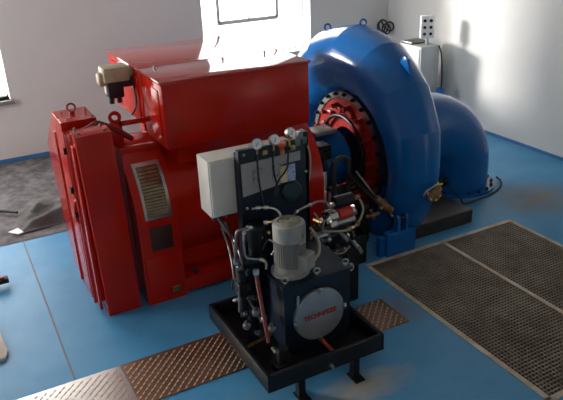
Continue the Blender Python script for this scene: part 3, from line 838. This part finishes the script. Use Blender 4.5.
def rod(p, q, r, m, nm, seg=16, par=Q):
    b = nb(); cyl(b, at(*p), at(*q), r, seg=seg); return obj(nm, b, m, par)


rod((334, 203, 4.38), (352, 198, 4.38), .056, BLACK, 'solenoid_coil')
rod((328, 207, 4.38), (334, 204.5, 4.38), .026, STEEL, 'solenoid_nut', 6)
rod((352, 198, 4.38), (359, 197, 4.38), .022, BRONZE, 'solenoid_cap')
q = rod((337.5, 214.5, 4.35), (350, 210.5, 4.35), .056, BRIGHTRED, 'solenoid_coil'); q['label'] = 'red solenoid coil'
rod((331, 217.5, 4.37), (338, 215, 4.35), .046, STEEL, 'end_nut', 6)
rod((349.5, 211.5, 4.37), (355.5, 209, 4.35), .046, STEEL, 'end_nut', 6)
rod((333, 224, 4.36), (354, 217.5, 4.34), .032, STEEL, 'spool_valve')
rod((331, 225, 4.36), (337, 223, 4.34), .040, STEEL, 'end_nut', 6)
rod((350, 219, 4.36), (355, 217, 4.34), .036, BRONZE, 'end_nut', 6)
b = nb(); tube(b, [at(*p) for p in ((322, 231, 4.33), (332, 231.5, 4.31), (345, 230.5, 4.31), (355, 226, 4.32), (361.5, 216, 4.34), (363, 207, 4.38), (359, 199, 4.40), (353, 197, 4.42))], .011, 10); obj('return_hose', b, HOSE, Q)
b = nb(); tube(b, [at(*p) for p in ((346, 234, 4.36), (352, 240, 4.34), (359, 250, 4.32))], .020, 10); obj('angle_valve', b, STEEL, Q)
rod((339, 232, 4.34), (347, 241, 4.30), .026, DSTEEL, 'angle_valve')
rod((357, 246, 4.33), (361, 253, 4.31), .026, DSTEEL, 'union_nut', 6)
rod((318, 237, 4.35), (327, 234, 4.33), .020, STEEL, 'check_valve')
b = nb(); tube(b, [at(*p) for p in ((314, 213, 4.42), (318, 218, 4.40), (319, 228, 4.38), (314, 236, 4.38))], .008, 8); obj('capillary_tube', b, HOSE, Q)
b = nb(); tube(b, [at(*p) for p in ((308, 262, 4.15), (318, 260, 4.2), (322, 252, 4.3), (321, 246, 4.36))], .012, 8); obj('flexible_hose', b, STEEL, Q)
rod((326, 226, 4.4), (323, 212, 4.4), .016, BLACK, 'standpipe')
rod((322, 256, 4.32), (322, 280, 4.32), .05, BLACK, 'pump_body')
rod((338, 254, 4.34), (338, 276, 4.34), .04, NAVY, 'pump_body')
for (px, py, Y, r, m) in ((316, 228, 4.36, .028, BLACK), (321, 241, 4.33, .026, DSTEEL), (329, 238, 4.32, .024, STEEL), (334, 246, 4.32, .03, NAVY), (341, 250, 4.31, .024, DSTEEL), (349, 229, 4.34, .026, BRASS), (357, 224, 4.35, .024, BRONZE), (326, 249, 4.32, .022, STEEL), (345, 257, 4.32, .03, BLACK), (353, 236, 4.34, .028, BLACK), (331, 211, 4.38, .02, STEEL), (318, 221, 4.40, .02, BRASS)):
    c = at(px, py, Y); b = nb(); lathe(b, c, (rng.uniform(-1.2, 1.2), -1, rng.uniform(-.4, .9)), [(-.05, r*.7), (0, r*.7), (0, r), (.026, r), (.034, r*.6), (.05, r*.6)], 8); obj('valve_fitting', b, m, Q)
for pts in (((314, 225, 4.38), (320, 233, 4.35), (330, 236, 4.33), (340, 233, 4.34)), ((322, 244, 4.34), (330, 252, 4.32), (342, 253, 4.31), (350, 246, 4.33)), ((336, 205, 4.42), (330, 214, 4.41), (324, 222, 4.38), (322, 232, 4.36))):
    b = nb(); tube(b, [at(*p) for p in pts], .009, 8); obj('oil_pipe', b, PIPE, Q)
b = nb(); ring(b, at(351, 267, 4.28), (.4, -1, .2), .028, .010, 18, 8); cyl(b, at(351, 267, 4.28), at(351, 267, 4.36), .012, seg=8); obj('lifting_eye', b, STEEL, Q)

# ------------------------------------------------------------------ blue servo actuator and its linkage
A = thing('servo_actuator', 'small blue servo pedestal with two lug plates, at the corner of the grating', 'actuator', (3.75, 4.95, 0))
b = nb(); box(b, 3.73, 4.10, 4.862, 4.96, .0, .27, .012); box(b, 3.66, 3.76, 4.90, 4.97, .0, .23, .010); obj('pedestal', b, BLUE, A)
for x in (3.87, 3.98):
    b = nb(); pr = [(4.863, .25), (4.863, .40)]+[(4.905-.042*math.cos(PI*k/10), .40+.05*math.sin(PI*k/10)) for k in range(1, 10)]+[(4.947, .40), (4.947, .25)]
    prism(b, pr, 'x', x-.018, x+.018, .004); obj('lug_plate', b, BLUE, A)
b = nb(); cyl(b, (3.82, 4.905, .40), (4.03, 4.905, .40), .026, seg=14); obj('pivot_pin', b, NAVY, A)
b = nb(); box(b, 3.17, 3.49, 4.90, 5.12, 0, .34, .012); box(b, 3.2, 3.36, 4.93, 5.08, .33, .46, .012); tag(obj('bracket_block', b, BLACK), 'black bracket block on the floor left of the small blue pedestal', 'bracket')
LK = thing('regulating_linkage', 'dark sloping lever linkage with bronze coupling in front of the blue casing', 'linkage', (3.7, 5.1, .3))
b = nb(); tube(b, [at(347, 172, 5.30), at(365, 190, 5.15), at(390, 214, 4.98)], .030, 10, False); obj('lever_rod', b, BLACK, LK)
b = nb(); tube(b, [at(356, 171, 5.30), at(372, 192, 5.16), at(394, 218, 4.96)], .016, 8, False); obj('lever_rod', b, DSTEEL, LK)
b = nb(); cyl(b, at(376, 198, 5.04), at(391, 211, 4.97), .042, seg=14); cyl(b, at(380, 209, 5.0), at(386, 200, 5.0), .028, seg=10); q = obj('bronze_coupling', b, BRONZE, LK)
b = nb(); cyl(b, at(366, 217, 4.98), at(379, 213, 4.98), .020, seg=10); cyl(b, at(371, 210, 4.98), at(374, 219, 4.98), .018, seg=8); obj('turnbuckle', b, BRONZE, LK)
b = nb(); box(b, 3.50, 3.60, 5.02, 5.10, .16, .60, .01); obj('rod_bracket', b, BLACK, LK)
b = nb(); cyl(b, at(345, 186, 5.25), at(357, 182, 5.25), .022, seg=10); obj('cross_pin', b, BLACK, LK)

# ------------------------------------------------------------------ cabinet behind the casing
K2 = thing('electrical_cabinet', 'pale grey floor cabinet standing behind the blue casing near the right wall', 'cabinet', (7.06, 8.54, 0))
KX0, KX1, KY0, KY1, KZ = 6.87, 7.25, 8.26, 8.82, 1.32
b = nb(); box(b, KX0, KX1, KY0, KY1, .0, KZ, .012); obj('cabinet_body', b, PALE, K2)
b = nb(); box(b, KX0-.012, KX0+.004, KY0+.03, KY1-.03, .10, KZ-.04, .005); dr = obj('cabinet_door', b, PALE, K2)
b = nb(); box(b, KX0-.022, KX0-.01, KY0+.20, KY0+.36, .88, 1.10, .004); obj('display', b, mat('dark_display', (.03, .035, .04), .2), dr)
b = nb(); box(b, KX0-.02, KX0-.01, KY0+.06, KY0+.09, .6, .75, .004); obj('handle', b, BLACK, dr)
b = nb(); box(b, KX0+.02, KX1-.02, KY0+.27, KY1-.02, KZ, KZ+.04, .01); obj('top_tray', b, DSTEEL, K2)
SO = thing('socket_box', 'small white six-socket box on a stem on top of the grey cabinet', 'socket box', (7.11, 8.43, KZ))
b = nb(); cyl(b, (7.12, 8.43, KZ+.002), (7.12, 8.43, 1.45), .025, seg=12); cyl(b, (7.12, 8.43, KZ+.002), (7.12, 8.43, KZ+.014), .05, seg=16); obj('stem', b, PALE, SO)
Rz = Matrix.Rotation(math.radians(-28), 3, 'Z'); c0 = V((7.11, 8.43, 1.60))
b = nb(); box(b, c0.x-.11, c0.x+.11, c0.y-.055, c0.y+.055, c0.z-.18, c0.z+.18, .012, rot=Rz); sb = obj('socket_housing', b, WHITE, SO)
for i in (-1, 1):
    for j in (-1, 0, 1):
        p = c0+Rz @ V((i*.05, -.055, j*.105)); d = Rz @ V((0, -1, 0))
        b = nb(); lathe(b, p, d, [(-.005, .026), (.004, .026), (.006, .020)], 16); obj('socket', b, BLACK, sb)
b = nb(); tube(b, [(7.22, 8.24, 1.31), (7.275, 8.235, 1.15), (7.30, 8.22, .85), (7.29, 8.21, .55), (7.27, 8.22, .3), (7.28, 8.2, .02)], .012, 8)
tag(obj('supply_cable', b, RUBBER), 'black cable hanging down the right side of the grey cabinet', 'cable')
b = nb()
pb = V((7.17, 8.10, .49))
lathe(b, pb, (0, 0, 1), [(0, .04), (.02, .07), (.10, .07), (.13, .05), (.16, .05), (.17, .03)], 20); cyl(b, (7.17, 8.10, 0), (7.17, 8.10, .49), .035, seg=14)
tag(obj('pipe_plug', b, BLUE), 'blue capped pipe end standing beside the grey cabinet', 'pipe')
# cable loops hung on the wall
b = nb()
for k, (dx, dz, r) in enumerate(((0, 0, .11), (.04, .03, .12), (.09, -.02, .09), (.15, .02, .08))):
    c = at(381, 28, 9.95)+V((dx, -.02*k, dz)); ring(b, c, (.4-.2*k, -1, .3), r, .014, 26, 8)
tube(b, [at(381, 22, 10.0), at(383, 20, 10.08)], .012, 6, False)
tag(obj('cable_coil', b, RUBBER), 'coil of black cable on the back wall behind the casing top', 'cable coil')

# ------------------------------------------------------------------ things on the floor at the left
b = nb()
n = 26; gr = []
pA, pB = V((.42, 7.98, 0)), V((1.15, 7.62, 0))
for j in range(n+1):
    row = []
    for i in range(n+1):
        s, t_ = i/n, j/n
        p = V((.42+.85*s, 7.55+.55*t_+.10*s, 0))
        edge = min(s, 1-s, t_, 1-t_)
        h = .03+min(1, edge*5)*(.10+.10*MN.noise(V((s*3, t_*3, 2.2)))+.05*abs(MN.noise(V((s*8, t_*5, 7)))))
        p += V((.05*MN.noise(V((t_*4, s, 9))), .04*MN.noise(V((s*4, t_, 5))), 0))
        row.append(b.verts.new((p.x, p.y, max(.03, h))))
    gr.append(row)
for j in range(n):
    for i in range(n): b.faces.new((gr[j][i], gr[j][i+1], gr[j+1][i+1], gr[j+1][i]))
bmesh.ops.solidify(b, geom=b.faces[:], thickness=.008)
tag(obj('tarpaulin', b, TARP, angle=80), 'crumpled dark grey tarpaulin on the rubble, left of the red housing', 'tarpaulin')
b = nb(); prism(b, [(.27, 7.62), (.37, 7.50), (.43, 7.53), (.385, 7.68)], 'z', .05, .06); 
tag(obj('paper_scrap', b, PAPER), 'white paper scrap at the left corner of the grey tarpaulin', 'paper')
b = nb(); tube(b, [(.17, 8.30, .075), (.30, 8.24, .08), (.44, 8.12, .075)], .02, 8); tag(obj('stick', b, BLACK), 'short dark stick lying on the rubble left of the tarpaulin', 'stick')
b = nb(); box(b, -.75, .13, 6.38, 6.47, .05, .10, .006); fb = tag(obj('steel_bar', b, BLACK), 'dark steel bar end reaching in at the left edge of the floor', 'bar')
b = nb(); box(b, -.60, .10, 6.40, 6.45, .10, .115, .003); obj('red_strip', b, DRED, fb)
for x in (-.65, -.1):
    b = nb(); box(b, x, x+.06, 6.38, 6.47, 0, .05, .004); obj('foot', b, BLACK, fb)
b = nb(); prism(b, [(-.85, 5.0), (-.06, 5.12), (-.03, 5.22), (-.10, 5.95), (-.85, 5.9)], 'z', 0, .03, .004)
tag(obj('loose_board', b, BOARD), 'pale beige board lying on the blue floor at the left edge', 'board')

# ------------------------------------------------------------------ daylight
w = bpy.data.worlds.new('sky'); bpy.context.scene.world = w; w.use_nodes = True
bg = w.node_tree.nodes['Background']; bg.inputs[0].default_value = (1.0, .985, .97, 1); bg.inputs[1].default_value = 1.0


def portal(c, sx, sz, rot):
    l = bpy.data.lights.new('daylight_portal', 'AREA'); l.shape = 'RECTANGLE'; l.size = sx; l.size_y = sz; l.cycles.is_portal = True
    o = bpy.data.objects.new('daylight_portal', l); C.objects.link(o); o.location = c; o.rotation_euler = rot


for (u0, u1, z0, z1) in (W1, W2): portal(((u0+u1)/2, YB+TH+.02, (z0+z1)/2), u1-u0, z1-z0, (-PI/2, 0, 0))
for (u0, u1, z0, z1) in FILL_LW: portal((XL-TH-.02, (u0+u1)/2, (z0+z1)/2), z1-z0, u1-u0, (0, -PI/2, 0))
for (u0, u1, z0, z1) in FILL_FW: portal(((u0+u1)/2, YF-TH-.02, (z0+z1)/2), u1-u0, z1-z0, (PI/2, 0, 0))

sl = bpy.data.lights.new('sky_beam_sun', 'SUN'); sl.energy = .80; sl.angle = math.radians(9); sl.color = (1, .97, .93)  # added sun lamp, standing in for bright hazy sky at the back window
so = bpy.data.objects.new('sky_beam_sun', sl); C.objects.link(so); so.location = (-10, 20, 4)
so.rotation_euler = V((.72, -.69, -.15)).to_track_quat('-Z', 'Y').to_euler()

vs = bpy.context.scene.view_settings
vs.view_transform = 'Standard'; vs.look = 'None'; vs.gamma = 1; vs.use_curve_mapping = False; vs.exposure = 3.0
